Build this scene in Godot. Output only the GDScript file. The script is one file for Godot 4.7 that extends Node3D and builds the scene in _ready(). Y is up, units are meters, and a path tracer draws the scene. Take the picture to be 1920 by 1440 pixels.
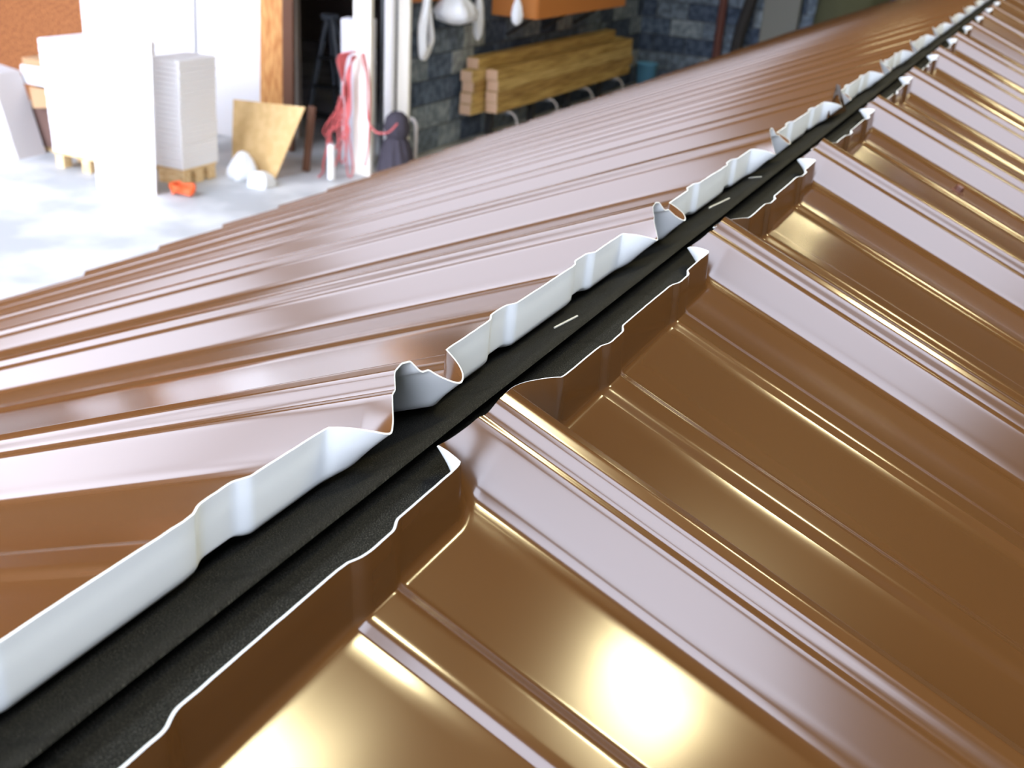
extends Node3D
# A brown ribbed metal roof seen along its open ridge inside a warehouse. y is up, metres; the ridge runs along -z, y = 0 at the fold of the sheets.

const PITCH := 0.3048          # rib spacing
const SLOPE := 0.3945          # roof slope, radians (5:12)
const FLOOR := -1.845
const SLOPE_LENGTH := 2.35
const FOLD_X := 0.0308

var rng := RandomNumberGenerator.new()
var noise := FastNoiseLite.new()
var M := {}
var taken := {}

# ---------------------------------------------------------------- naming and tagging
func numbered(called: String) -> String:
	if not taken.has(called):
		taken[called] = 0
		return called
	taken[called] += 1
	return "%s_%03d" % [called, taken[called]]

func tag(o: Node3D, label: String, category: String, group := "", kind := "") -> Node3D:
	if label: o.set_meta("label", label)
	if category: o.set_meta("category", category)
	if group: o.set_meta("group", group)
	if kind: o.set_meta("kind", kind)
	return o

func base(called: String, at: Vector3, label := "", category := "", group := "") -> Node3D:
	var o := Node3D.new()
	o.name = numbered(called)
	add_child(o)
	o.position = at
	tag(o, label, category, group)
	return o

func part(called: String, mesh: Mesh, m: Material, parent: Node3D, at := Vector3.ZERO, turn := Vector3.ZERO) -> MeshInstance3D:
	var o := MeshInstance3D.new()
	o.name = called
	o.mesh = mesh
	if m: o.material_override = m
	parent.add_child(o, true)
	o.position = at
	o.rotation = turn
	return o

func struct(called: String, mesh: Mesh, m: Material, at := Vector3.ZERO, turn := Vector3.ZERO) -> MeshInstance3D:
	var o := MeshInstance3D.new()
	o.name = called
	o.mesh = mesh
	if m: o.material_override = m
	add_child(o, true)
	o.position = at
	o.rotation = turn
	o.set_meta("kind", "structure")
	return o

func one(called: String, mesh: Mesh, m: Material, at: Vector3, turn: Vector3, label: String, category: String, group := "") -> MeshInstance3D:
	var o := MeshInstance3D.new()
	o.name = numbered(called)
	o.mesh = mesh
	o.material_override = m
	add_child(o)
	o.position = at
	o.rotation = turn
	tag(o, label, category, group)
	return o

# ---------------------------------------------------------------- materials
func ramp(stops: Array) -> Gradient:
	var g := Gradient.new()
	var off := PackedFloat32Array()
	var col := PackedColorArray()
	for s in stops:
		off.append(s[0])
		col.append(s[1])
	g.offsets = off
	g.colors = col
	return g

func noise_tex(freq: float, stops: Array, seed_: int, octaves := 4, size := 512, normal := false, strength := 4.0) -> NoiseTexture2D:
	var n := FastNoiseLite.new()
	n.noise_type = FastNoiseLite.TYPE_SIMPLEX_SMOOTH
	n.frequency = freq
	n.fractal_octaves = octaves
	n.seed = seed_
	var t := NoiseTexture2D.new()
	t.width = size
	t.height = size
	t.seamless = true
	t.noise = n
	if normal:
		t.as_normal_map = true
		t.bump_strength = strength
	else:
		t.color_ramp = ramp(stops)
	return t

func mat(called: String, c: Color, rough := 0.7, spec := 0.5) -> StandardMaterial3D:
	var m := StandardMaterial3D.new()
	m.resource_name = called
	m.albedo_color = c
	m.roughness = rough
	m.metallic_specular = spec
	M[called] = m
	return m

func speckled(called: String, a: Color, b: Color, freq: float, tile: float, rough: float, seed_: int, octaves := 4) -> StandardMaterial3D:
	var m := mat(called, Color.WHITE, rough)
	m.albedo_texture = noise_tex(freq, [[0.25, a], [0.75, b]], seed_, octaves)
	m.uv1_triplanar = true
	m.uv1_world_triplanar = true
	m.uv1_scale = Vector3.ONE * tile
	return m

func grained(called: String, a: Color, b: Color, across: float, along: float, axis: int, seed_: int, rough := 0.7) -> StandardMaterial3D:
	# wood grain: noise stretched along one axis
	var m := mat(called, Color.WHITE, rough)
	m.albedo_texture = noise_tex(0.02, [[0.2, a], [0.5, a.lerp(b, 0.6)], [0.8, b]], seed_, 5)
	m.uv1_triplanar = true
	m.uv1_world_triplanar = true
	var s := Vector3.ONE * across
	s[axis] = along
	m.uv1_scale = s
	return m

func make_materials() -> void:
	# factory painted steel: brown face, off white back
	mat("brown_paint", Color8(80, 52, 25), 0.165, 0.54)
	mat("white_back", Color8(222, 226, 224), 0.42, 0.5)
	mat("cut_edge", Color8(236, 236, 232), 0.35, 0.5)
	# black roofing felt with pale fibres
	var felt := mat("black_felt", Color.WHITE, 0.75, 0.22)
	felt.albedo_texture = noise_tex(0.16, [[0.0, Color8(5, 5, 4)], [0.42, Color8(13, 13, 11)], [0.58, Color8(21, 21, 18)], [0.68, Color8(42, 41, 36)], [0.8, Color8(96, 94, 84)]], 11, 4, 1024)
	felt.uv1_triplanar = true
	felt.uv1_scale = Vector3(12.0, 12.0, 12.0)
	felt.normal_enabled = true
	felt.normal_texture = noise_tex(0.15, [], 12, 4, 512, true, 6.0)
	felt.normal_scale = 0.22
	mat("chalk", Color8(180, 178, 165), 0.9)
	mat("screw_paint", Color8(92, 56, 42), 0.4)
	mat("rubber", Color8(40, 38, 38), 0.8)
	speckled("concrete_floor", Color8(164, 167, 168), Color8(200, 202, 202), 0.008, 0.35, 0.55, 21)
	for i in 5:
		var v: Array = [[76, 94, 116], [98, 114, 130], [128, 142, 152], [158, 168, 172], [54, 70, 92]][i]
		var c := Color8(v[0], v[1], v[2])
		speckled("block_%d" % i, c.darkened(0.18), c.lightened(0.12), 0.012, 1.4, 0.9, 30 + i)
	mat("yard", Color8(128, 126, 122), 0.9)
	mat("yard_wall", Color8(200, 198, 194), 0.9)
	mat("mortar", Color8(78, 82, 84), 0.95)
	mat("white_wall", Color8(226, 227, 226), 0.8)
	mat("store_wall", Color8(132, 122, 114), 0.9)
	mat("ceiling", Color8(132, 128, 116), 0.9)
	mat("side_wall", Color8(130, 123, 110), 0.9)
	mat("white_board", Color8(240, 241, 242), 0.55)
	mat("white_board_edge", Color8(214, 215, 222), 0.75)
	mat("grey_card", Color8(196, 192, 190), 0.85)
	speckled("osb", Color8(124, 74, 38), Color8(176, 114, 64), 0.03, 2.2, 0.8, 41, 5)
	grained("plywood", Color8(186, 120, 60), Color8(226, 172, 108), 3.0, 0.5, 1, 42)
	grained("pale_timber", Color8(214, 176, 120), Color8(238, 214, 168), 4.0, 0.5, 0, 43)
	speckled("hardboard", Color8(206, 172, 116), Color8(222, 190, 136), 0.02, 1.0, 0.8, 44)
	mat("dark_board", Color8(104, 72, 54), 0.8)
	for i in 3:
		grained("lumber_%d" % i, [Color8(150, 118, 56), Color8(172, 140, 74), Color8(138, 104, 50)][i], [Color8(206, 174, 104), Color8(216, 188, 122), Color8(190, 156, 90)][i], 2.4, 0.16, 2, 45 + i)
	speckled("end_grain", Color8(206, 170, 140), Color8(236, 206, 180), 0.05, 6.0, 0.85, 49)
	mat("shelf_wood", Color8(206, 132, 66), 0.7)
	mat("cardboard", Color8(176, 142, 104), 0.85)
	mat("dark_cardboard", Color8(110, 84, 74), 0.85)
	mat("white_post", Color8(244, 242, 232), 0.5)
	mat("red_hose", Color8(196, 92, 92), 0.5)
	mat("dark_cloth", Color8(62, 58, 68), 0.9)
	mat("grey_metal", Color8(104, 112, 122), 0.5)
	mat("dark_metal", Color8(40, 42, 46), 0.6)
	mat("orange_cord", Color8(226, 96, 44), 0.55)
	mat("blue_plastic", Color8(100, 164, 200), 0.5)
	mat("rust_pipe", Color8(92, 52, 44), 0.7)
	mat("green_canvas", Color8(70, 72, 50), 0.9)
	mat("grey_panel", Color8(112, 114, 108), 0.7)
	var film := mat("plastic_film", Color8(236, 240, 243), 0.3)
	film.backlight_enabled = true
	film.backlight = Color(0.25, 0.26, 0.27)
	var glow := mat("lamp_glow", Color8(255, 240, 190), 0.6)
	glow.emission_enabled = true
	glow.emission = Color8(255, 238, 176)
	glow.emission_energy_multiplier = 3.0
	mat("lamp_case", Color8(190, 190, 186), 0.5)

# ---------------------------------------------------------------- mesh helpers
func face(st: SurfaceTool, pts: Array, from: Vector3) -> void:
	# a flat polygon, turned outwards from the point «from»
	var n: Vector3 = (pts[1] - pts[0]).cross(pts[2] - pts[0]).normalized()
	var mid := Vector3.ZERO
	for q in pts: mid += q
	mid /= pts.size()
	var p := pts.duplicate()
	if n.dot(mid - from) < 0.0: n = -n
	else: p.reverse()
	for i in range(1, p.size() - 1):
		for q in [p[0], p[i], p[i + 1]]:
			st.set_normal(n)
			st.add_vertex(q)

func add_cbox(st: SurfaceTool, at: Vector3, size: Vector3, ch := 0.004) -> void:
	var h := size / 2.0
	var c := minf(ch, minf(h.x, minf(h.y, h.z)) * 0.45)
	for a in 3:
		var b := (a + 1) % 3
		var d := (a + 2) % 3
		for s in [-1.0, 1.0]:
			var q := []
			for e in [[-1, -1], [1, -1], [1, 1], [-1, 1]]:
				var v := Vector3.ZERO
				v[a] = s * h[a]
				v[b] = e[0] * (h[b] - c)
				v[d] = e[1] * (h[d] - c)
				q.append(at + v)
			face(st, q, at)
			for s2 in [-1.0, 1.0]:
				var q2 := []
				for e in [[0, -1], [0, 1], [1, 1], [1, -1]]:
					var v := Vector3.ZERO
					v[a] = s * (h[a] - (c if e[0] else 0.0))
					v[b] = s2 * (h[b] - (0.0 if e[0] else c))
					v[d] = e[1] * (h[d] - c)
					q2.append(at + v)
				face(st, q2, at)
	for x in [-1.0, 1.0]:
		for y in [-1.0, 1.0]:
			for z in [-1.0, 1.0]:
				face(st, [at + Vector3(x * h.x, y * (h.y - c), z * (h.z - c)), at + Vector3(x * (h.x - c), y * h.y, z * (h.z - c)), at + Vector3(x * (h.x - c), y * (h.y - c), z * h.z)], at)

func cbox(size: Vector3, ch := 0.004) -> ArrayMesh:
	var st := SurfaceTool.new()
	st.begin(Mesh.PRIMITIVE_TRIANGLES)
	add_cbox(st, Vector3.ZERO, size, ch)
	return st.commit()

func plain_box(size: Vector3) -> BoxMesh:
	var b := BoxMesh.new()
	b.size = size
	return b

func add_tube(st: SurfaceTool, pts: Array, r: float, sides := 8) -> void:
	var rings := []
	var up := Vector3(0.31, 0.2, 0.93).normalized()
	for i in pts.size():
		var t: Vector3 = (pts[mini(i + 1, pts.size() - 1)] - pts[maxi(i - 1, 0)]).normalized()
		var a := up.cross(t).normalized()
		up = t.cross(a).normalized()
		var ring := []
		for k in sides:
			var f := TAU * k / sides
			ring.append((a * cos(f) + up * sin(f)))
		rings.append(ring)
	for i in pts.size() - 1:
		for k in sides:
			var l := (k + 1) % sides
			for e in [[i, k], [i + 1, k], [i + 1, l], [i, k], [i + 1, l], [i, l]]:
				st.set_normal(rings[e[0]][e[1]])
				st.add_vertex(pts[e[0]] + rings[e[0]][e[1]] * r)
	for e in [0, pts.size() - 1]:
		var q := []
		for k in sides: q.append(pts[e] + rings[e][k] * r)
		face(st, q, pts[1 if e == 0 else pts.size() - 2])

func tube(pts: Array, r: float, sides := 8) -> ArrayMesh:
	var st := SurfaceTool.new()
	st.begin(Mesh.PRIMITIVE_TRIANGLES)
	add_tube(st, pts, r, sides)
	return st.commit()

func curve(ctrl: Array, steps := 8) -> Array:
	# Catmull-Rom through the given points
	var out := []
	for i in ctrl.size() - 1:
		var a: Vector3 = ctrl[maxi(i - 1, 0)]
		var b: Vector3 = ctrl[i]
		var c: Vector3 = ctrl[i + 1]
		var d: Vector3 = ctrl[mini(i + 2, ctrl.size() - 1)]
		for k in steps:
			var t := float(k) / steps
			out.append(0.5 * ((2.0 * b) + (c - a) * t + (2.0 * a - 5.0 * b + 4.0 * c - d) * t * t + (3.0 * b - a - 3.0 * c + d) * t * t * t))
	out.append(ctrl[-1])
	return out

func lathe(prof: Array, sides := 24, fold := 0.0, folds := 7, seed_ := 0) -> ArrayMesh:
	# profile of Vector2(radius, height); «fold» crumples the radius
	var st := SurfaceTool.new()
	st.begin(Mesh.PRIMITIVE_TRIANGLES)
	st.set_smooth_group(0)
	var g := []
	for j in prof.size():
		var row := []
		for k in sides:
			var f := TAU * k / sides
			var r: float = prof[j].x * (1.0 + fold * sin(f * folds + j * 0.7 + seed_) + fold * 0.8 * noise.get_noise_3d(cos(f) * 60.0 + seed_ * 31, prof[j].y * 260.0, sin(f) * 60.0))
			row.append(Vector3(cos(f) * r, prof[j].y, sin(f) * r))
		g.append(row)
	for j in prof.size() - 1:
		for k in sides:
			var l := (k + 1) % sides
			for q in [g[j][k], g[j + 1][k], g[j + 1][l], g[j][k], g[j + 1][l], g[j][l]]:
				st.add_vertex(q)
	st.index()
	st.generate_normals()
	return st.commit()

func slab(quad: Array, thick: float, inward: Vector3) -> ArrayMesh:
	# a flat sheet with four free corners and a real thickness
	var st := SurfaceTool.new()
	st.begin(Mesh.PRIMITIVE_TRIANGLES)
	var n := inward.normalized() * thick
	var back := []
	var mid := n / 2.0
	for q in quad:
		back.append(q + n)
		mid += q / 4.0
	face(st, quad, mid)
	face(st, back, mid)
	for i in 4:
		var k := (i + 1) % 4
		face(st, [quad[i], quad[k], back[k], back[i]], mid)
	return st.commit()

# ---------------------------------------------------------------- the ribbed roof sheet
const RIB := [[-0.0340, 0.0], [-0.0305, 0.0005], [-0.0278, 0.0018], [-0.0258, 0.0040], [-0.0245, 0.0060], [-0.0142, 0.0205], [-0.0100, 0.0213], [-0.0064, 0.0275], [0.0, 0.0288], [0.0064, 0.0275], [0.0100, 0.0213], [0.0142, 0.0205], [0.0245, 0.0060], [0.0258, 0.0040], [0.0278, 0.0018], [0.0305, 0.0005], [0.0340, 0.0]]
const MINOR := [[-0.0152, 0.0], [-0.0133, 0.0005], [-0.0092, 0.0024], [-0.0068, 0.0028], [0.0068, 0.0028], [0.0092, 0.0024], [0.0133, 0.0005], [0.0152, 0.0]]

func poly(t: Array, d: float) -> float:
	if d <= t[0][0] or d >= t[-1][0]: return 0.0
	for i in t.size() - 1:
		if d <= t[i + 1][0]:
			return lerpf(t[i][1], t[i + 1][1], (d - t[i][0]) / (t[i + 1][0] - t[i][0]))
	return 0.0

func sheet_height(u: float) -> float:
	# u from a rib's centre; box-filtered so that every fold has a radius
	var h := 0.0
	for k in 5:
		var v := u + (k - 2) * 0.00042
		var d := v - roundf(v / PITCH) * PITCH
		var w := fposmod(v, PITCH)
		h += poly(RIB, d) + poly(MINOR, w - PITCH / 3.0) + poly(MINOR, w - PITCH * 2.0 / 3.0)
	return h / 5.0

func sheet_mesh(side: float, seed_: int, flange: float) -> ArrayMesh:
	# one sheet three ribs wide: brown face, white back, upturned at the ridge; local origin at the fold under its first rib
	var us := []
	var u0 := -0.0125
	var u1 := PITCH * 3.0 - 0.0105
	var u := u0
	while u < u1:
		us.append(u)
		var d := absf(u - roundf(u / PITCH) * PITCH)
		var w := fposmod(u, PITCH)
		var dm := minf(absf(w - PITCH / 3.0), absf(w - PITCH * 2.0 / 3.0))
		u += 0.00075 if d < 0.036 else (0.0020 if d < 0.052 else (0.0009 if dm < 0.018 else 0.005))
	us.append(u1)
	var vs := []                     # negative: fraction of the turned-up end; positive: distance down the slope
	for i in 13: vs.append(-1.0 + i / 13.0)
	for v in [0.0, 0.002, 0.004, 0.007, 0.011, 0.016, 0.023, 0.033, 0.047, 0.066, 0.09, 0.12, 0.155, 0.195, 0.24, 0.3, 0.38, 0.48, 0.6, 0.75, 0.95, 1.2, 1.5, 1.9, SLOPE_LENGTH]: vs.append(v)
	var nu := us.size()
	var nv := vs.size()
	var pos := PackedVector3Array()
	pos.resize(nu * nv)
	var ca := cos(SLOPE)
	var sa := sin(SLOPE)
	var upright := PI / 2.0 - SLOPE - 0.03
	for i in nu:
		u = us[i]
		var d := absf(u - roundf(u / PITCH) * PITCH)
		var h := sheet_height(u)
		h += 0.0010 * (1.0 - smoothstep(0.006, 0.0135, absf(u))) # the lap over the sheet before
		var side_n := noise.get_noise_2d(u * 900.0, seed_ * 77.0)
		var tt := clampf((d - 0.010) / 0.034, 0.0, 1.0)
		var turn := tt * tt * (1.5 - 0.5 * tt)
		var theta := upright * turn * (1.0 + 0.012 * noise.get_noise_2d(u * 110.0, seed_ * 31.0 + 9.0))
		var fold_s := -0.0065 * (1.0 - smoothstep(0.020, 0.050, d))
		var reach := lerpf(0.0150, flange + 0.0015, smoothstep(0.006, 0.034, d)) + 0.0002 * side_n + 0.0004 * noise.get_noise_2d(u * 120.0, seed_ * 13.0)
		for j in nv:
			var v: float = vs[j]
			var s := 0.0
			var n := 0.0
			if v < 0.0:
				# follow the bend from the fold outwards
				var a := -v * reach
				var steps := 6
				var phi := 0.0
				for k in steps:
					phi = theta * smoothstep(0.0, 0.0055, a * (k + 0.5) / steps)
					s -= cos(phi) * a / steps
					n += sin(phi) * a / steps
				phi = theta * smoothstep(0.0, 0.0055, a)
				s += fold_s + h * sin(phi)
				n += h * cos(phi)
			else:
				s = v + fold_s * (1.0 - smoothstep(0.0, 0.06, v))
				n = h
				# the pans are not quite flat, and the minor ribs start a little below the fold
				n += 0.0007 * noise.get_noise_2d(u * 45.0 + seed_ * 19.0, v * 16.0) * smoothstep(0.0, 0.03, v) * smoothstep(0.026, 0.06, d)
			pos[i * nv + j] = Vector3(side * (s * ca + n * sa), -s * sa + n * ca, -u)
	var nor := PackedVector3Array()
	nor.resize(nu * nv)
	for i in nu:
		for j in nv:
			var tu := pos[mini(i + 1, nu - 1) * nv + j] - pos[maxi(i - 1, 0) * nv + j]
			var tv := pos[i * nv + mini(j + 1, nv - 1)] - pos[i * nv + maxi(j - 1, 0)]
			nor[i * nv + j] = (tv.cross(tu) * side).normalized()
	var thick := 0.00075
	var back := PackedVector3Array()
	var bnor := PackedVector3Array()
	for i in nu * nv:
		back.append(pos[i] - nor[i] * thick)
		bnor.append(-nor[i])
	var idx := PackedInt32Array()
	var bidx := PackedInt32Array()
	for i in nu - 1:
		for j in nv - 1:
			var a := i * nv + j
			var b := (i + 1) * nv + j
			var t := [a, b, b + 1, a, b + 1, a + 1]
			var r := [a, b + 1, b, a, a + 1, b + 1]
			idx.append_array(PackedInt32Array(t if side > 0 else r))
			bidx.append_array(PackedInt32Array(r if side > 0 else t))
	# the cut end along the ridge, and the eave
	for jj in [0, nv - 1]:
		var first := back.size()
		for i in nu:
			var o := pos[i * nv + jj] - pos[i * nv + (1 if jj == 0 else nv - 2)]
			for q in [pos[i * nv + jj], pos[i * nv + jj] - nor[i * nv + jj] * thick]:
				back.append(q)
				bnor.append(o.normalized())
		for i in nu - 1:
			var a := first + i * 2
			bidx.append_array(PackedInt32Array([a, a + 2, a + 3, a, a + 3, a + 1] if (side > 0) == (jj != 0) else [a, a + 3, a + 2, a, a + 1, a + 3]))
	var mesh := ArrayMesh.new()
	var arr := []
	arr.resize(Mesh.ARRAY_MAX)
	arr[Mesh.ARRAY_VERTEX] = pos
	arr[Mesh.ARRAY_NORMAL] = nor
	arr[Mesh.ARRAY_INDEX] = idx
	mesh.add_surface_from_arrays(Mesh.PRIMITIVE_TRIANGLES, arr)
	mesh.surface_set_material(0, M.brown_paint)
	arr[Mesh.ARRAY_VERTEX] = back
	arr[Mesh.ARRAY_NORMAL] = bnor
	arr[Mesh.ARRAY_INDEX] = bidx
	mesh.add_surface_from_arrays(Mesh.PRIMITIVE_TRIANGLES, arr)
	mesh.surface_set_material(1, M.white_back)
	return mesh

func felt_strip(side: float, line: Array, z0: float, z1: float, seed_: int) -> ArrayMesh:
	# line: cross-section points Vector2(x, y) from under the sheets to the ridge; swept along the ridge with slight waves
	var st := SurfaceTool.new()
	st.begin(Mesh.PRIMITIVE_TRIANGLES)
	var nz := 240
	var g := []
	for i in nz + 1:
		# finer near the camera end
		var f := float(i) / nz
		var z := lerpf(z0, z1, f * f * 0.7 + f * 0.3)
		var row := []
		for j in line.size():
			var w := noise.get_noise_2d(z * 130.0 + seed_ * 50.0, j * 9.0) * 0.0011 + noise.get_noise_2d(z * 40.0 + seed_ * 11.0, 70.0) * 0.0011
			var loose := float(j) / (line.size() - 1)
			row.append(Vector3(line[j].x + w * loose * 0.7, line[j].y + w * loose, z))
		g.append(row)
	for pass_ in 2:
		var off := Vector3(0, -0.0012 * pass_, 0)
		for i in nz:
			for j in line.size() - 1:
				for q in [g[i][j], g[i + 1][j], g[i + 1][j + 1], g[i][j], g[i + 1][j + 1], g[i][j + 1]]:
					st.add_vertex(q + off)
	var e := line.size() - 1
	for i in nz:
		for q in [g[i][e], g[i + 1][e], g[i + 1][e] + Vector3(0, -0.0012, 0), g[i][e], g[i + 1][e] + Vector3(0, -0.0012, 0), g[i][e] + Vector3(0, -0.0012, 0)]:
			st.add_vertex(q)
	st.index()
	st.generate_normals()
	return st.commit()

# ---------------------------------------------------------------- the scene
func _ready() -> void:
	rng.seed = 7
	noise.seed = 5
	noise.noise_type = FastNoiseLite.TYPE_SIMPLEX_SMOOTH
	noise.frequency = 0.1
	noise.fractal_octaves = 2

	# camera
	var cam := Camera3D.new()
	cam.name = "camera"
	add_child(cam)
	cam.position = Vector3(0.1789, 0.2055, 0.7657)
	cam.rotation = Vector3(-0.42916, 0.42936, 0.06779)
	var lens := CameraAttributesPhysical.new()
	lens.frustum_focal_length = 35.0
	lens.exposure_aperture = 17.0
	lens.frustum_focus_distance = 0.47
	cam.attributes = lens
	cam.fov = 39.57
	cam.near = 0.02
	cam.far = 120.0
	cam.current = true

	# sky: bright overcast day, seen only through the open loading door behind the camera
	var env := Environment.new()
	var sky := Sky.new()
	var air := ProceduralSkyMaterial.new()
	air.sky_top_color = Color(0.87, 0.91, 1.0)
	air.sky_horizon_color = Color(0.95, 0.94, 1.0)
	air.ground_horizon_color = Color(0.62, 0.63, 0.64)
	air.ground_bottom_color = Color(0.5, 0.5, 0.5)
	air.sky_energy_multiplier = 1.0
	sky.sky_material = air
	env.background_mode = Environment.BG_SKY
	env.sky = sky
	env.background_energy_multiplier = 8.5
	env.tonemap_mode = Environment.TONE_MAPPER_LINEAR
	env.tonemap_exposure = 1.52
	env.sdfgi_enabled = true
	env.ssao_enabled = true
	env.ssil_enabled = true
	var we := WorldEnvironment.new()
	we.name = "world"
	we.environment = env
	add_child(we)

	make_materials()
	build_room()
	build_lamps()
	build_roof()
	build_left_goods()
	build_post_corner()
	build_wall_goods()

# ---------------------------------------------------------------- room shell
func block_wall(called: String, origin: Vector3, along: Vector3, out: Vector3, count: int, rows: int, seed_: int) -> void:
	# blocks laid on a mortar backing; joints recessed
	rng.seed = seed_
	var length := count * 0.4
	var top := 4.1
	var back_size := (along * length).abs() + Vector3(0, top - FLOOR, 0) + out.abs() * 0.2
	var w := struct(called, plain_box(back_size), M.mortar, origin + along * length / 2.0 + Vector3(0, (top - FLOOR) / 2.0, 0) - out * 0.11)
	var full := cbox(along.abs() * 0.39 + Vector3(0, 0.19, 0) + out.abs() * 0.02, 0.003)
	var half := cbox(along.abs() * 0.19 + Vector3(0, 0.19, 0) + out.abs() * 0.02, 0.003)
	for r in rows:
		for i in count + 1:
			var f := i * 0.4 + (0.0 if r % 2 else -0.2)
			var m := full
			var mid := f + 0.2
			if f < 0.0:
				m = half
				mid = 0.1
			elif f + 0.4 > length + 0.01:
				if f + 0.2 > length + 0.01: continue
				m = half
				mid = f + 0.1
			var pick: int = [0, 1, 4, 0, 2, 1, 4, 0, 3, 1][rng.randi() % 10]
			part("block", m, M["block_%d" % pick], w, origin + along * mid + Vector3(0, 0.1 + r * 0.2, 0) - out * (0.004 + 0.002 * rng.randf()) - w.position)

func build_room() -> void:
	struct("floor", plain_box(Vector3(16.6, 0.2, 18.6)), M.concrete_floor, Vector3(-2.3, FLOOR - 0.1, -3.7))
	# ceiling with two long open rooflights
	var cuts := [[-10.6, -9.8, -13.0, 5.6], [-9.8, -3.8, -13.0, -2.0], [-9.8, -3.8, 4.9, 5.6], [-3.8, 1.0, -13.0, 5.6], [1.0, 3.1, -13.0, 0.4], [1.0, 3.1, 4.9, 5.6], [3.1, 6.0, -13.0, 5.6]]
	for i in cuts.size():
		var c: Array = cuts[i]
		struct(numbered("ceiling"), plain_box(Vector3(c[1] - c[0], 0.2, c[3] - c[2])), M.ceiling, Vector3((c[0] + c[1]) / 2.0, 4.2, (c[2] + c[3]) / 2.0))
	var h := 4.1 - FLOOR
	var my := FLOOR + h / 2.0
	block_wall("wall_left", Vector3(-4.42, FLOOR, -6.78), Vector3(0, 0, -1), Vector3(1, 0, 0), 14, 8, 3)
	block_wall("wall_far", Vector3(-4.435, FLOOR, -12.36), Vector3(1, 0, 0), Vector3(0, 0, 1), 14, 8, 4)
	struct("wall_far_002", plain_box(Vector3(0.5, h, 0.5)), M.mortar, Vector3(-4.72, my, -12.65))
	struct("wall_far_001", plain_box(Vector3(5.0, h, 0.2)), M.side_wall, Vector3(3.69, my, -12.48))
	struct("wall_right", plain_box(Vector3(0.2, h, 18.0)), M.side_wall, Vector3(5.9, my, -3.6))
	struct("wall_side", plain_box(Vector3(0.2, h, 14.8)), M.osb, Vector3(-10.4, my, -5.3))
	struct("wall_side_001", plain_box(Vector3(0.2, 0.3, 3.0)), M.osb, Vector3(-10.4, 3.95, 3.6))
	# the yard outside the doors, closed by a wall
	struct("ground", plain_box(Vector3(90.0, 0.2, 90.0)), M.yard, Vector3(-2.3, FLOOR - 0.31, -3.7))
	struct("wall_yard", plain_box(Vector3(0.4, 3.2, 44.0)), M.yard_wall, Vector3(-25.0, FLOOR + 1.4, 8.0))
	# the white partition that closes the stock corner, with a dark store room behind its opening
	struct("wall_partition", plain_box(Vector3(4.76, h, 0.12)), M.white_wall, Vector3(-7.92, my, -6.84))
	struct("wall_partition_001", plain_box(Vector3(1.0, h - 2.6, 0.12)), M.white_wall, Vector3(-5.03, 4.1 - (h - 2.6) / 2.0, -6.84))
	struct("wall_store", plain_box(Vector3(5.7, h, 0.2)), M.store_wall, Vector3(-7.4, my, -12.3))
	struct("wall_store_001", plain_box(Vector3(0.04, h, 5.4)), M.store_wall, Vector3(-4.66, my, -9.6))
	struct("wall_store_002", plain_box(Vector3(4.76, h, 0.06)), M.store_wall, Vector3(-7.93, my, -6.935))
	# the wall behind the camera with the open loading door
	var zb := 5.2
	struct("wall_back", plain_box(Vector3(3.5, h, 0.2)), M.side_wall, Vector3(4.25, my, zb))
	struct("wall_back_001", plain_box(Vector3(3.2, h, 0.2)), M.side_wall, Vector3(-2.4, my, zb))
	struct("wall_back_002", plain_box(Vector3(3.3, 0.3, 0.2)), M.side_wall, Vector3(0.85, 3.95, zb))
	struct("wall_back_003", plain_box(Vector3(6.5, 0.3, 0.2)), M.side_wall, Vector3(-7.25, 3.95, zb))
	for s in [[-10.1, 0], [-4.06, 1], [-0.74, 2], [2.44, 3]]:
		struct("trim_%d" % (s[1] + 1), plain_box(Vector3(0.12, 5.64, 0.3)), M.grey_metal, Vector3(s[0], FLOOR + 2.82, zb))

func build_lamps() -> void:
	# bell shaped lamps hung over the roof: warm, slightly green
	var spots := [Vector3(0.48, 2.6, -1.0), Vector3(1.55, 2.6, -2.95), Vector3(0.5, 2.6, -9.6), Vector3(-2.4, 2.6, -8.4)]
	var words := ["over the near end of the ridge", "over the middle of the near slope", "over the far end of the ridge", "over the timber pile"]
	for i in spots.size():
		var t := base("bay_lamp", spots[i], "bell shaped bay lamp hung " + words[i], "lamp", "bay lamps under the ceiling")
		part("reflector", lathe([Vector2(0.25, 0.0), Vector2(0.24, 0.03), Vector2(0.2, 0.14), Vector2(0.12, 0.24), Vector2(0.08, 0.27), Vector2(0.08, 0.42), Vector2(0.0, 0.43)], 32), M.lamp_case, t)
		part("glass", lathe([Vector2(0.0, 0.006), Vector2(0.22, 0.008), Vector2(0.23, 0.02), Vector2(0.0, 0.024)], 32), M.lamp_glow, t)
		part("hanger", tube([Vector3(0, 0.42, 0), Vector3(0, 1.5, 0)], 0.006, 6), M.dark_metal, t)
		var l := AreaLight3D.new()
		l.name = "light"
		l.area_size = Vector2(0.5, 0.5)
		l.light_color = Color8(255, 240, 188)
		l.light_energy = [5.0, 5.0, 2.5, 0.9][i]
		l.area_range = 30.0
		l.shadow_enabled = true
		t.add_child(l)
		l.position = Vector3(0, -0.004, 0)
		l.rotation = Vector3(-PI / 2.0, 0, 0)

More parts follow.
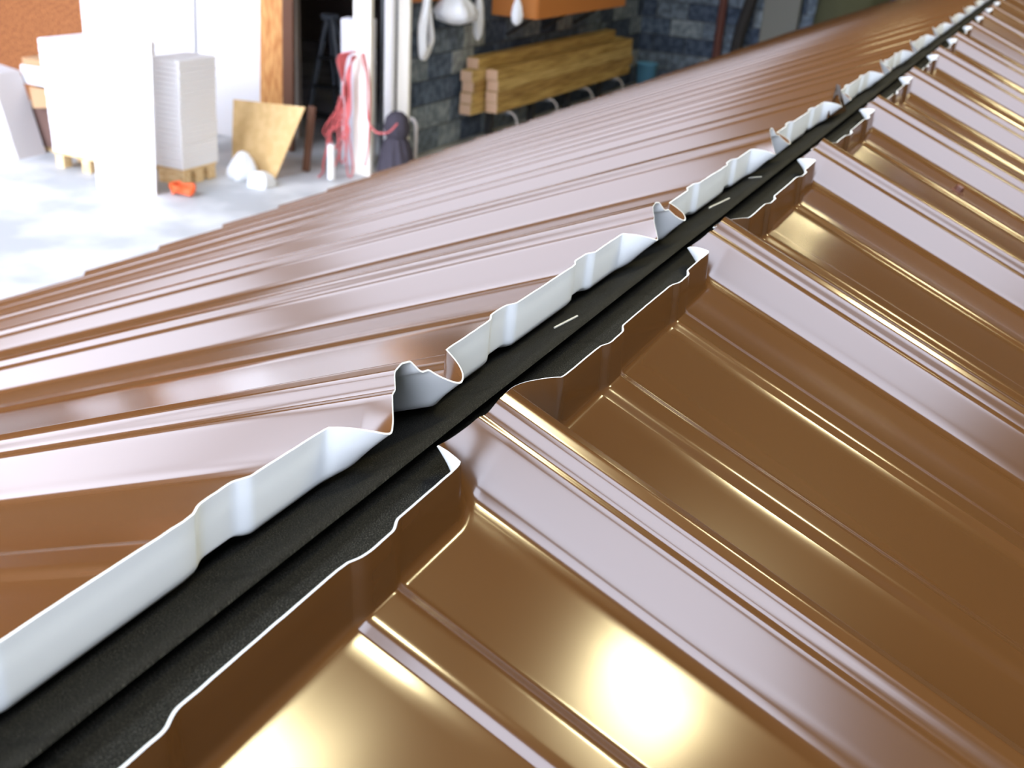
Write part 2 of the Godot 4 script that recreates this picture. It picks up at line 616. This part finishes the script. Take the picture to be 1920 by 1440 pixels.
# ---------------------------------------------------------------- the roof
func build_roof() -> void:
	# plywood deck and the low framed walls that carry it
	var deck := base("roof_deck", Vector3(0, FLOOR, -5.0), "plywood deck on low framed walls under the brown metal roof", "roof deck")
	var z0 := 1.55
	var z1 := -11.2
	var ca := cos(SLOPE)
	var sa := sin(SLOPE)
	for s in [-1.0, 1.0]:
		var q := []
		for e in [[0.012, z0], [SLOPE_LENGTH - 0.03, z0], [SLOPE_LENGTH - 0.03, z1], [0.012, z1]]:
			var r: float = e[0] - 0.03
			q.append(Vector3(s * (FOLD_X + r * ca - 0.0125 * sa), -r * sa - 0.0125 * ca, e[1]) - deck.position)
		part("deck_board", slab(q, 0.016, Vector3(-s * sa, -ca, 0)), M.plywood, deck)
		part("wall_board", cbox(Vector3(0.09, 0.82, 12.6), 0.004), M.pale_timber, deck, Vector3(s * 2.02, 0.41, (z0 + z1) / 2.0 + 5.0))
	for i in 11:
		for s in [-1.0, 1.0]:
			var r := 2.0
			part("rafter", tube([Vector3(s * 0.03, -FLOOR - 0.09, 6.3 - i * 1.25), Vector3(s * 2.04, -FLOOR - 0.09 - 2.01 * tan(SLOPE), 6.3 - i * 1.25)], 0.045, 4), M.pale_timber, deck)
		part("king_post", cbox(Vector3(0.08, 1.75, 0.08), 0.004), M.pale_timber, deck, Vector3(0, 0.875, 6.3 - i * 1.25))

	# black felt over the deck: two sheets that meet at the ridge, the left one lapped over
	var lf := []
	for k in 9: lf.append(Vector2(-0.11 + k * 0.0135, -0.0042 + (-0.11 + FOLD_X + k * 0.0135) * tan(SLOPE)))
	lf[8] = Vector2(-0.0002, 0.0112)
	var fl := base("roofing_felt", Vector3(0, 0, 0), "black roofing felt lapped up to the ridge beside the pale upturned sheet ends", "roofing felt")
	part("felt_sheet", felt_strip(-1.0, lf, z0, z1, 1), M.black_felt, fl)
	var rf := []
	for k in 8: rf.append(Vector2(0.11 - k * 0.0145, -0.0045 - (0.11 - FOLD_X - k * 0.0145) * tan(SLOPE)))
	rf.append(Vector2(0.0035, 0.0036))
	rf.append(Vector2(-0.001, 0.0018))
	rf.append(Vector2(-0.012, -0.0010))
	rf.append(Vector2(-0.030, -0.0085))
	var fr := base("roofing_felt", Vector3(0, 0, 0), "black roofing felt below the ridge edge beside the thin white edges of the near sheets", "roofing felt")
	part("felt_sheet", felt_strip(1.0, rf, z0, z1, 2), M.black_felt, fr)
	# pale chalk strokes on the felt
	for c in [[Vector3(-0.0193, 0.0014, 0.2845), Vector3(-0.0138, 0.0037, 0.267)], [Vector3(-0.0256, -0.0012, -0.1363), Vector3(-0.0127, 0.0042, -0.124)], [Vector3(-0.0249, -0.0009, -0.0157), Vector3(-0.0169, 0.0025, -0.0419)]]:
		part("chalk_mark", tube([c[0], c[1]], 0.0006, 5), M.chalk, fl)

	# the sheets
	var words := ["brown ribbed metal roof slope falling away to the bright floor, pale undersides turned up", "glossy brown ribbed metal roof slope on the near side with golden reflections"]
	for k in 2:
		var side := -1.0 if k == 0 else 1.0
		var roof := base("metal_roof", Vector3(side * FOLD_X, -0.0033 * k, 0), words[k], "metal roof", "slopes of the brown metal roof")
		var variants := []
		for v in 3: variants.append(sheet_mesh(side, 1 + v + k * 5, [0.0235, 0.0248][k]))
		var start: float = [0.4384, 0.4328][k] - 0.0055
		for i in 14:
			var o := part("roof_panel", variants[i % 3], null, roof, Vector3(0, 0.0, start - (i * 3 - 4) * PITCH))
			o.set_meta("label", "brown ribbed steel sheet with a white back")
			if k == 0 and i == 2:
				# a torn strip of the sheet standing up at one rib end
				var off := roof.position + o.position
				var q := []
				for e in [Vector3(-0.020, 0.041, -0.457), Vector3(-0.018, 0.038, -0.470), Vector3(-0.014, 0.004, -0.520), Vector3(-0.020, 0.007, -0.440)]: q.append(e - off)
				var tab := part("bent_tab", slab(q, 0.0009, Vector3(-1, 0.1, 0)), M.brown_paint, o)
				tab.set_meta("label", "torn brown strip standing up at a rib end")
			if k == 1 and i == 2:
				# the one screw left standing in the pan
				var sc := part("screw", hex_screw(), M.screw_paint, o, Vector3(side * 0.104 * cos(SLOPE), -0.104 * sin(SLOPE), -(2.74 - 2.0) * PITCH), Vector3(0, 0, -SLOPE))
				sc.set_meta("label", "brown hex head screw standing in the sheet")

func hex_screw() -> ArrayMesh:
	var st := SurfaceTool.new()
	st.begin(Mesh.PRIMITIVE_TRIANGLES)
	var rings := [[0.007, 0.0], [0.007, 0.0014], [0.0046, 0.002], [0.0046, 0.0068], [0.0038, 0.0076], [0.0, 0.0078]]
	for j in rings.size() - 1:
		var sides := 16 if j < 2 else 6
		for k in sides:
			var a := TAU * k / sides
			var b := TAU * (k + 1) / sides
			var r0: float = rings[j][0]
			var r1: float = rings[j + 1][0]
			face(st, [Vector3(cos(a) * r0, rings[j][1], sin(a) * r0), Vector3(cos(b) * r0, rings[j][1], sin(b) * r0), Vector3(cos(b) * r1 * 0.999, rings[j + 1][1], sin(b) * r1), Vector3(cos(a) * r1 * 0.999, rings[j + 1][1], sin(a) * r1)], Vector3(0, 0.003 if j < 4 else -0.02, 0))
	return st.commit()

# ---------------------------------------------------------------- stock corner on the left
func pallet(at: Vector3, w: float, d: float, label: String) -> void:
	var t := base("wooden_pallet", at, label, "pallet", "pallets under the white stacks")
	for i in 4: part("deck_plank", cbox(Vector3(w, 0.02, 0.09), 0.003), M.pale_timber, t, Vector3(0, 0.11, lerpf(-d / 2 + 0.05, d / 2 - 0.05, i / 3.0)))
	for i in 3:
		for s in [-1.0, 0.0, 1.0]:
			part("block_foot", cbox(Vector3(0.08, 0.1, 0.08), 0.003), M.pale_timber, t, Vector3(lerpf(-w / 2 + 0.05, w / 2 - 0.05, i / 2.0), 0.05, s * (d / 2 - 0.05)))

func sheet_stack(called: String, at: Vector3, w: float, d: float, height: float, n: int, lean: Vector2, m: Material, em: Material, label: String, category: String) -> void:
	# boards piled flat, each one its own part, not quite in line
	var t := base(called, at, label, category)
	var each := height / n
	for i in n:
		var f := float(i) / n
		var o := part("board", cbox(Vector3(w, each * 0.96, d), 0.004), m if i == n - 1 else em, t, Vector3(lean.x * f * f + rng.randf_range(-0.004, 0.004), each * (i + 0.5), lean.y * f * f + rng.randf_range(-0.004, 0.004)))
		o.rotation.y = rng.randf_range(-0.004, 0.004)

func build_left_goods() -> void:
	rng.seed = 17
	var fy := FLOOR
	# wide white stack on a pallet
	pallet(Vector3(-5.95, fy, -5.12), 0.62, 0.5, "low wooden pallet under the wide white stack")
	sheet_stack("white_stack", Vector3(-5.95, fy + 0.12, -5.12), 0.62, 0.5, 0.80, 16, Vector2(-0.03, 0.0), M.white_board, M.white_board, "wide stack of white boards on a pallet, left of the tall sheet", "stack")
	# tall sheet leaning on it
	one("white_sheet", slab([Vector3(-5.60, fy, -4.64), Vector3(-5.15, fy, -4.73), Vector3(-5.15, 0.25, -4.86), Vector3(-5.74, 0.25, -4.80)], 0.012, Vector3(0, 0, -1)), M.white_board, Vector3.ZERO, Vector3.ZERO, "tall white sheet standing in front of the two white stacks", "sheet")
	# narrower stack with a grey side
	pallet(Vector3(-5.29, fy, -5.21), 0.26, 0.36, "small wooden pallet under the narrow grey sided stack")
	sheet_stack("white_stack", Vector3(-5.29, fy + 0.12, -5.21), 0.27, 0.38, 0.76, 22, Vector2(0.03, 0.0), M.white_board, M.white_board, "narrow stack of white boards with a grey side, right of the tall sheet", "stack")
	# orange cord dropped in front of the pallet
	var cord := []
	for i in 60:
		var a := i * 0.42
		cord.append(Vector3(-5.03 + cos(a) * (0.085 + 0.02 * sin(i * 0.9)), fy + 0.012 + 0.016 * (i % 5) / 4.0 + 0.0009 * i, -4.86 + sin(a) * (0.05 + 0.015 * cos(i * 1.3))))
	one("orange_cord", tube(curve(cord, 3), 0.009, 6), M.orange_cord, Vector3.ZERO, Vector3.ZERO, "small coil of orange cord on the floor by the narrow stack", "cord")
	# panels along the partition
	one("wallboard", cbox(Vector3(0.62, 2.2, 0.02), 0.003), M.white_board, Vector3(-6.69, fy + 1.10, -6.62), Vector3(-0.05, 0, 0), "white wallboard standing at the partition behind the stacks, left of the dark joint", "board", "white wallboards at the partition")
	one("wallboard", cbox(Vector3(0.70, 2.3, 0.02), 0.003), M.white_board, Vector3(-5.985, fy + 1.15, -6.60), Vector3(-0.05, 0, 0), "white wallboard standing at the partition beside the plywood, right of the dark joint", "board", "white wallboards at the partition")
	one("strand_board", cbox(Vector3(1.22, 2.44, 0.018), 0.002), M.osb, Vector3(-8.17, fy + 1.22, -6.58), Vector3(-0.06, 0, 0), "orange brown strand board leaning at the wall, upper left", "board")
	one("strand_board", cbox(Vector3(1.22, 2.44, 0.018), 0.002), M.osb, Vector3(-9.41, fy + 1.22, -6.58), Vector3(-0.06, 0, 0), "orange brown strand board leaning at the wall, just outside the left edge", "board")
	one("plywood_board", cbox(Vector3(0.26, 2.4, 0.018), 0.002), M.plywood, Vector3(-5.50, fy + 1.2, -6.55), Vector3(-0.05, 0, 0), "narrow strip of orange plywood standing beside the white wallboard", "board")
	one("dark_board", cbox(Vector3(0.10, 2.3, 0.04), 0.003), M.dark_board, Vector3(-5.315, fy + 1.15, -6.50), Vector3(-0.05, 0, 0.012), "dark brown batten standing at the edge of the dark opening", "batten")
	one("tan_board", slab([Vector3(-5.24, fy, -5.64), Vector3(-4.815, fy, -5.62), Vector3(-4.66, fy + 0.53, -5.80), Vector3(-5.36, fy + 0.49, -5.84)], 0.012, Vector3(0, -0.3, -1)), M.hardboard, Vector3.ZERO, Vector3.ZERO, "tan hardboard offcut leaning beside the narrow white stack", "board")
	one("timber_offcut", cbox(Vector3(0.05, 0.5, 0.04), 0.003), M.dark_board, Vector3(-4.76, fy + 0.25, -5.98), Vector3(-0.06, 0, -0.10), "short timber offcut leaning behind the tan board", "timber")
	for i in 2:
		one("plastic_wrap", lathe([Vector2(0.10, 0.0), Vector2(0.115, 0.03), Vector2(0.10, 0.08), Vector2(0.07, 0.14), Vector2(0.035, 0.19), Vector2(0.0, 0.205)] if i == 0 else [Vector2(0.09, 0.0), Vector2(0.10, 0.03), Vector2(0.08, 0.07), Vector2(0.04, 0.1), Vector2(0.0, 0.11)], 30, 0.14, 5, i * 3 + 1), M.plastic_film, [Vector3(-5.01, fy, -5.50), Vector3(-4.77, fy, -5.40)][i], Vector3.ZERO, ["crumpled clear plastic wrap against the narrow white stack", "low heap of crumpled plastic wrap before the tan board"][i], "plastic wrap")
	# cartons at the far left
	var g := base("grey_carton", Vector3(-6.98, fy, -4.86), "pale grey carton leaning at the left edge", "carton")
	part("body", slab([Vector3(-0.3, 0.0, 0.0), Vector3(0.36, 0.0, 0.0), Vector3(0.16, 0.60, -0.02), Vector3(-0.3, 0.66, -0.02)], 0.26, Vector3(0, 0, -1)), M.grey_card, g)
	part("sleeve", slab([Vector3(-0.3, 0.03, 0.008), Vector3(0.34, 0.03, 0.008), Vector3(0.29, 0.19, 0.004), Vector3(-0.3, 0.19, 0.004)], 0.006, Vector3(0, 0, -1)), M.white_board, g)
	var d := base("brown_carton", Vector3(-6.54, fy, -5.36), "dark brown carton with an open flap beside the wide white stack", "carton")
	part("body", cbox(Vector3(0.46, 0.44, 0.40), 0.006), M.dark_cardboard, d, Vector3(0, 0.26, 0))
	part("foot", cbox(Vector3(0.42, 0.04, 0.36), 0.006), M.pale_timber, d, Vector3(0, 0.02, 0))
	part("flap", slab([Vector3(-0.22, 0.49, 0.205), Vector3(0.23, 0.49, 0.205), Vector3(0.23, 0.40, 0.29), Vector3(-0.08, 0.36, 0.31)], 0.005, Vector3(0, -0.4, -1)), M.cardboard, d)
	sheet_stack("sheet_pile", Vector3(-6.58, fy + 0.50, -5.38), 0.54, 0.42, 0.14, 5, Vector2.ZERO, M.white_board, M.white_board, "flat white sheets lying on the dark brown carton", "sheets")
	one("cardboard_sheet", cbox(Vector3(0.5, 0.05, 0.4), 0.004), M.cardboard, Vector3(-6.60, fy + 0.667, -5.40), Vector3(0, 0.06, 0), "tan cardboard lying on top of the flat white sheets", "cardboard")

# ---------------------------------------------------------------- posts, hose and mop at the corner of the block wall
func build_post_corner() -> void:
	var fy := FLOOR
	one("white_post", cbox(Vector3(0.15, 3.6, 0.05), 0.004), M.white_post, Vector3(-4.385, fy + 1.8, -6.16), Vector3.ZERO, "tall white board post with a red hose hung on it", "post")
	one("white_post", cbox(Vector3(0.075, 3.4, 0.05), 0.004), M.white_board, Vector3(-4.38, fy + 1.72, -6.52), Vector3.ZERO, "slim bluish white post behind the dark mop", "post")
	one("white_post", cbox(Vector3(0.10, 3.4, 0.04), 0.004), M.white_post, Vector3(-4.275, fy + 1.7, -6.56), Vector3.ZERO, "cream post beside the block wall", "post")
	one("white_locker", cbox(Vector3(0.24, 1.12, 0.16), 0.006), M.white_board_edge, Vector3(-4.60, fy + 0.56, -6.42), Vector3(0, 0.35, 0), "narrow white box standing behind the red hose", "box")
	one("white_tube", tube([Vector3(-4.50, fy, -5.90), Vector3(-4.50, fy + 0.26, -5.90)], 0.028, 14), M.white_board, Vector3.ZERO, Vector3.ZERO, "short white tube upright on the floor under the red hose", "tube")
	# red hose hung over a peg, in several long loops
	var h := base("red_hose", Vector3(-4.39, fy, -6.06), "red hose hung in long loops over the white post", "hose")
	var peg := Vector3(-0.03, 0.93, -0.03)
	for i in 7:
		var sp := -0.06 - 0.032 * i
		var low := 0.10 + 0.09 * ((i * 3) % 5)
		var pts := curve([peg + Vector3(0.02, 0.0, 0.01 * i), peg + Vector3(-0.07 - 0.006 * i, -0.06, 0.01 * i), Vector3(-0.11 + 0.008 * i, 0.62, 0.01 * i), Vector3(sp - 0.02, 0.34, 0.02), Vector3(sp + 0.01, low - 0.08, 0.03), Vector3(sp + 0.06, low - 0.02, 0.03), Vector3(-0.07 + 0.004 * i, 0.45, 0.015), Vector3(-0.075 + 0.006 * i, 0.75, 0.01), peg + Vector3(0.02, -0.03, 0.01 * i)], 7)
		part("hose_loop", tube(pts, 0.0062, 6), M.red_hose, h)
	part("hose_loop", tube(curve([Vector3(-0.12, 0.6, 0.02), Vector3(-0.2, 0.33, 0.03), Vector3(-0.255, 0.1, 0.05), Vector3(-0.26, 0.008, 0.06), Vector3(-0.2, 0.008, 0.2)], 7), 0.0075, 6), M.red_hose, h)
	part("hose_loop", tube(curve([peg + Vector3(0.1, 0.0, 0.05), Vector3(0.115, 0.75, 0.03), Vector3(0.12, 0.58, 0.03), Vector3(0.16, 0.45, 0.06), Vector3(0.24, 0.39, 0.08), Vector3(0.33, 0.40, 0.06), Vector3(0.37, 0.46, 0.0)], 8), 0.0075, 6), M.red_hose, h)
	part("hose_loop", tube(curve([peg + Vector3(0.1, 0.0, 0.02), Vector3(0.125, 0.7, 0.0), Vector3(0.12, 0.3, 0.0), Vector3(0.09, 0.1, 0.0)], 8), 0.0075, 6), M.red_hose, h)
	# dark mop head hung head down against the posts
	var m := base("dark_mop", Vector3(-4.17, fy, -6.30), "dark grey mop or cloth bundle hanging before the posts", "mop")
	part("knot", lathe([Vector2(0.0, 0.50), Vector2(0.045, 0.49), Vector2(0.085, 0.45), Vector2(0.1, 0.38), Vector2(0.085, 0.31), Vector2(0.06, 0.29)], 30, 0.06, 9, 2), M.dark_cloth, m)
	part("skirt", lathe([Vector2(0.06, 0.31), Vector2(0.09, 0.27), Vector2(0.115, 0.2), Vector2(0.135, 0.1), Vector2(0.145, 0.0)], 44, 0.12, 11, 4), M.dark_cloth, m)
	part("rod", tube([Vector3(0, 0.3, 0.0), Vector3(0.0, 0.002, 0.14)], 0.012, 8), M.grey_metal, m)
	one("white_pipe", tube(curve([Vector3(-4.14, fy, -6.52), Vector3(-4.13, fy + 0.25, -6.52), Vector3(-4.14, fy + 0.36, -6.53), Vector3(-4.17, fy + 0.40, -6.54), Vector3(-4.205, fy + 0.40, -6.56)], 6), 0.014, 8), M.grey_card, Vector3.ZERO, Vector3.ZERO, "pale bent pipe at the foot of the block wall", "pipe")
	# folding ladder in the dark store
	var l := base("step_ladder", Vector3(-5.75, fy, -7.65), "grey folding ladder standing in the dark opening", "ladder")
	for s in [-1.0, 1.0]:
		part("rail", tube([Vector3(s * 0.22, 0.0, 0.04), Vector3(s * 0.03, 0.92, -0.02)], 0.028, 4), M.grey_metal, l)
		part("rear_rail", tube([Vector3(s * 0.2, 0.0, -0.4), Vector3(s * 0.03, 0.9, -0.06)], 0.02, 4), M.grey_metal, l)
	for i in 3: part("tread", cbox(Vector3(0.38 - 0.1 * i, 0.025, 0.09), 0.003), M.dark_metal, l, Vector3(0, 0.06 + 0.26 * i, 0.03 - 0.015 * i))
	part("top_cap", cbox(Vector3(0.13, 0.05, 0.12), 0.006), M.grey_metal, l, Vector3(0, 0.94, -0.03))
	one("dark_crate", cbox(Vector3(0.5, 1.4, 0.4), 0.01), M.dark_metal, Vector3(-5.3, fy + 0.7, -8.6), Vector3.ZERO, "dark cabinet deep inside the dark opening", "cabinet")

# ---------------------------------------------------------------- timber, shelf and bags on the block wall
func build_wall_goods() -> void:
	rng.seed = 23
	var fy := FLOOR
	# two low bearers and the boards on them
	for i in 4:
		var z := -8.1 - i * 0.9
		var b := base("timber_rack", Vector3(-4.24, fy, z), ["steel bearer under the near end of the board pile", "second steel bearer under the board pile", "third steel bearer under the board pile", "steel bearer under the far end of the board pile"][i], "bearer", "bearers under the board pile")
		part("foot", cbox(Vector3(0.06, 0.235, 0.06), 0.004), M.dark_metal, b, Vector3(-0.05, 0.1175, 0))
		part("arm", cbox(Vector3(0.34, 0.03, 0.05), 0.004), M.grey_metal, b, Vector3(0, 0.25, 0))
		part("strap", tube(curve([Vector3(0.15, 0.262, 0.03), Vector3(0.20, 0.25, 0.03), Vector3(0.24, 0.2, 0.03), Vector3(0.25, 0.12, 0.03)], 6), 0.008, 6), M.grey_card, b)
	var ends := [["bottom", "second", "third", "fourth", "topmost"], ["front", "rear"]]
	for col in 2:
		for row in 5:
			if col == 0 and row > 2 and row != 3: continue
			var near := -7.62 - (0.22 if col == 0 else 0.0) - (0.12 if row == 4 else 0.0) - rng.randf() * 0.05
			var far := -11.25 - rng.randf() * 0.1 + (0.28 if row == 4 else 0.0)
			if col == 0 and row == 3: near -= 0.0
			var t := base("timber_board", Vector3([-4.17, -4.30][col] + rng.randf_range(-0.004, 0.004), fy + 0.265 + row * 0.096, (near + far) / 2.0), "%s long yellow board of the %s row of the pile at the block wall" % [ends[0][row], ends[1][col]], "board", "long boards piled at the block wall")
			part("plank", cbox(Vector3(0.118, 0.094, near - far), 0.004), M["lumber_%d" % ((row * 2 + col) % 3)], t, Vector3(0, 0.047, 0))
			part("end_face", cbox(Vector3(0.112, 0.088, 0.004), 0.001), M.end_grain, t, Vector3(0, 0.047, (near - far) / 2.0 + 0.001))
	one("blue_bucket", lathe([Vector2(0.0, 0.0), Vector2(0.10, 0.0), Vector2(0.125, 0.3), Vector2(0.132, 0.3), Vector2(0.132, 0.315), Vector2(0.118, 0.315), Vector2(0.095, 0.02)], 28), M.blue_plastic, Vector3(-4.12, fy, -11.9), Vector3.ZERO, "blue plastic bucket at the far end of the board pile", "bucket")
	# shelf of planks on brackets
	var s := base("wall_shelf", Vector3(-4.42, -0.79, -9.4), "orange wooden shelf box fixed to the block wall above the board pile", "shelf")
	for i in 3: part("plank", cbox(Vector3(0.14, 0.045, 2.2), 0.003), M.shelf_wood, s, Vector3(0.08 + i * 0.145, 0.022, 0))
	part("end_board", cbox(Vector3(0.44, 0.26, 0.022), 0.003), M.shelf_wood, s, Vector3(0.225, 0.13, 1.11))
	part("front_board", cbox(Vector3(0.022, 0.26, 2.2), 0.003), M.shelf_wood, s, Vector3(0.445, 0.13, 0))
	for z in [-0.8, 0.0, 0.8]: part("bracket", tube([Vector3(0.01, -0.2, z), Vector3(0.3, -0.01, z)], 0.014, 4), M.dark_metal, s)
	one("wall_batten", cbox(Vector3(0.05, 0.09, 1.6), 0.003), M.shelf_wood, Vector3(-4.39, -0.565, -7.6), Vector3.ZERO, "thin orange batten on the block wall, left of the shelf", "batten")
	# plastic bags hung from nails in the batten
	var bags := [[Vector3(-4.22, -0.58, -6.78), 0.075, 0.40, "looped white plastic bag hanging on the block wall beside the posts"], [Vector3(-4.20, -0.56, -7.22), 0.17, 0.22, "wide bunched white plastic bag hanging on the block wall"], [Vector3(-4.22, -0.58, -7.66), 0.045, 0.36, "thin white plastic strip hanging between the bag and the shelf"], [Vector3(-3.93, -0.60, -7.80), 0.05, 0.2, "small white plastic bag hanging at the shelf end"]]
	for i in bags.size():
		var r: float = bags[i][1]
		var l: float = bags[i][2]
		var t := base("plastic_bag", bags[i][0], bags[i][3], "plastic bag", "plastic bags on the block wall")
		if i == 0:
			for w in 3:
				part("loop", tube(curve([Vector3(0, 0.06, 0), Vector3(0, -0.06, 0.03), Vector3(0.0, -0.2, 0.075 - w * 0.012), Vector3(0, -l + w * 0.03, 0.05), Vector3(0, -l - 0.005 + w * 0.03, -0.02), Vector3(0, -0.28, -0.085 + w * 0.01), Vector3(0, -0.1, -0.02), Vector3(0, 0.06, 0)], 7), 0.024 - 0.003 * w, 8), M.plastic_film, t, Vector3(0.012 * w, 0, 0))
		else:
			part("film", lathe([Vector2(r * 0.12, 0.08), Vector2(r * 0.3, 0.02), Vector2(r * 0.8, -l * 0.25), Vector2(r, -l * 0.55), Vector2(r * 0.85, -l * 0.85), Vector2(r * 0.3, -l), Vector2(0.0, -l * 1.02)], 32, 0.13, 6, i * 2), M.plastic_film, t)
		part("nail", tube([Vector3(-0.19, 0.05, 0), Vector3(0.02, 0.06, 0)], 0.004, 6), M.dark_metal, t)
	# far wall: pipe, hose, grey panel, green cover
	one("rust_pipe", tube([Vector3(-3.40, fy, -12.28), Vector3(-3.39, 3.9, -12.28)], 0.05, 12), M.rust_pipe, Vector3.ZERO, Vector3.ZERO, "rust brown pipe running up the dark far wall", "pipe")
	one("black_hose", tube(curve([Vector3(-3.16, fy, -12.2), Vector3(-3.14, -1.2, -12.2), Vector3(-3.08, -0.85, -12.2), Vector3(-3.02, -0.5, -12.2), Vector3(-3.0, 0.4, -12.2), Vector3(-3.04, 1.2, -12.2)], 8), 0.07, 12), M.rubber, Vector3.ZERO, Vector3.ZERO, "thick black hose curving up the far wall", "hose")
	one("grey_cabinet", cbox(Vector3(0.42, 2.0, 0.10), 0.008), M.grey_panel, Vector3(-2.70, fy + 1.0, -12.285), Vector3.ZERO, "flat grey cabinet on the far wall right of the black hose", "cabinet")
	one("green_cover", lathe([Vector2(0.42, 0.0), Vector2(0.44, 0.4), Vector2(0.40, 0.9), Vector2(0.36, 1.3), Vector2(0.2, 1.42), Vector2(0.0, 1.45)], 40, 0.04, 8, 5), M.green_canvas, Vector3(-1.85, fy, -11.85), Vector3.ZERO, "dull green covered bundle at the far wall behind the roof", "bundle")
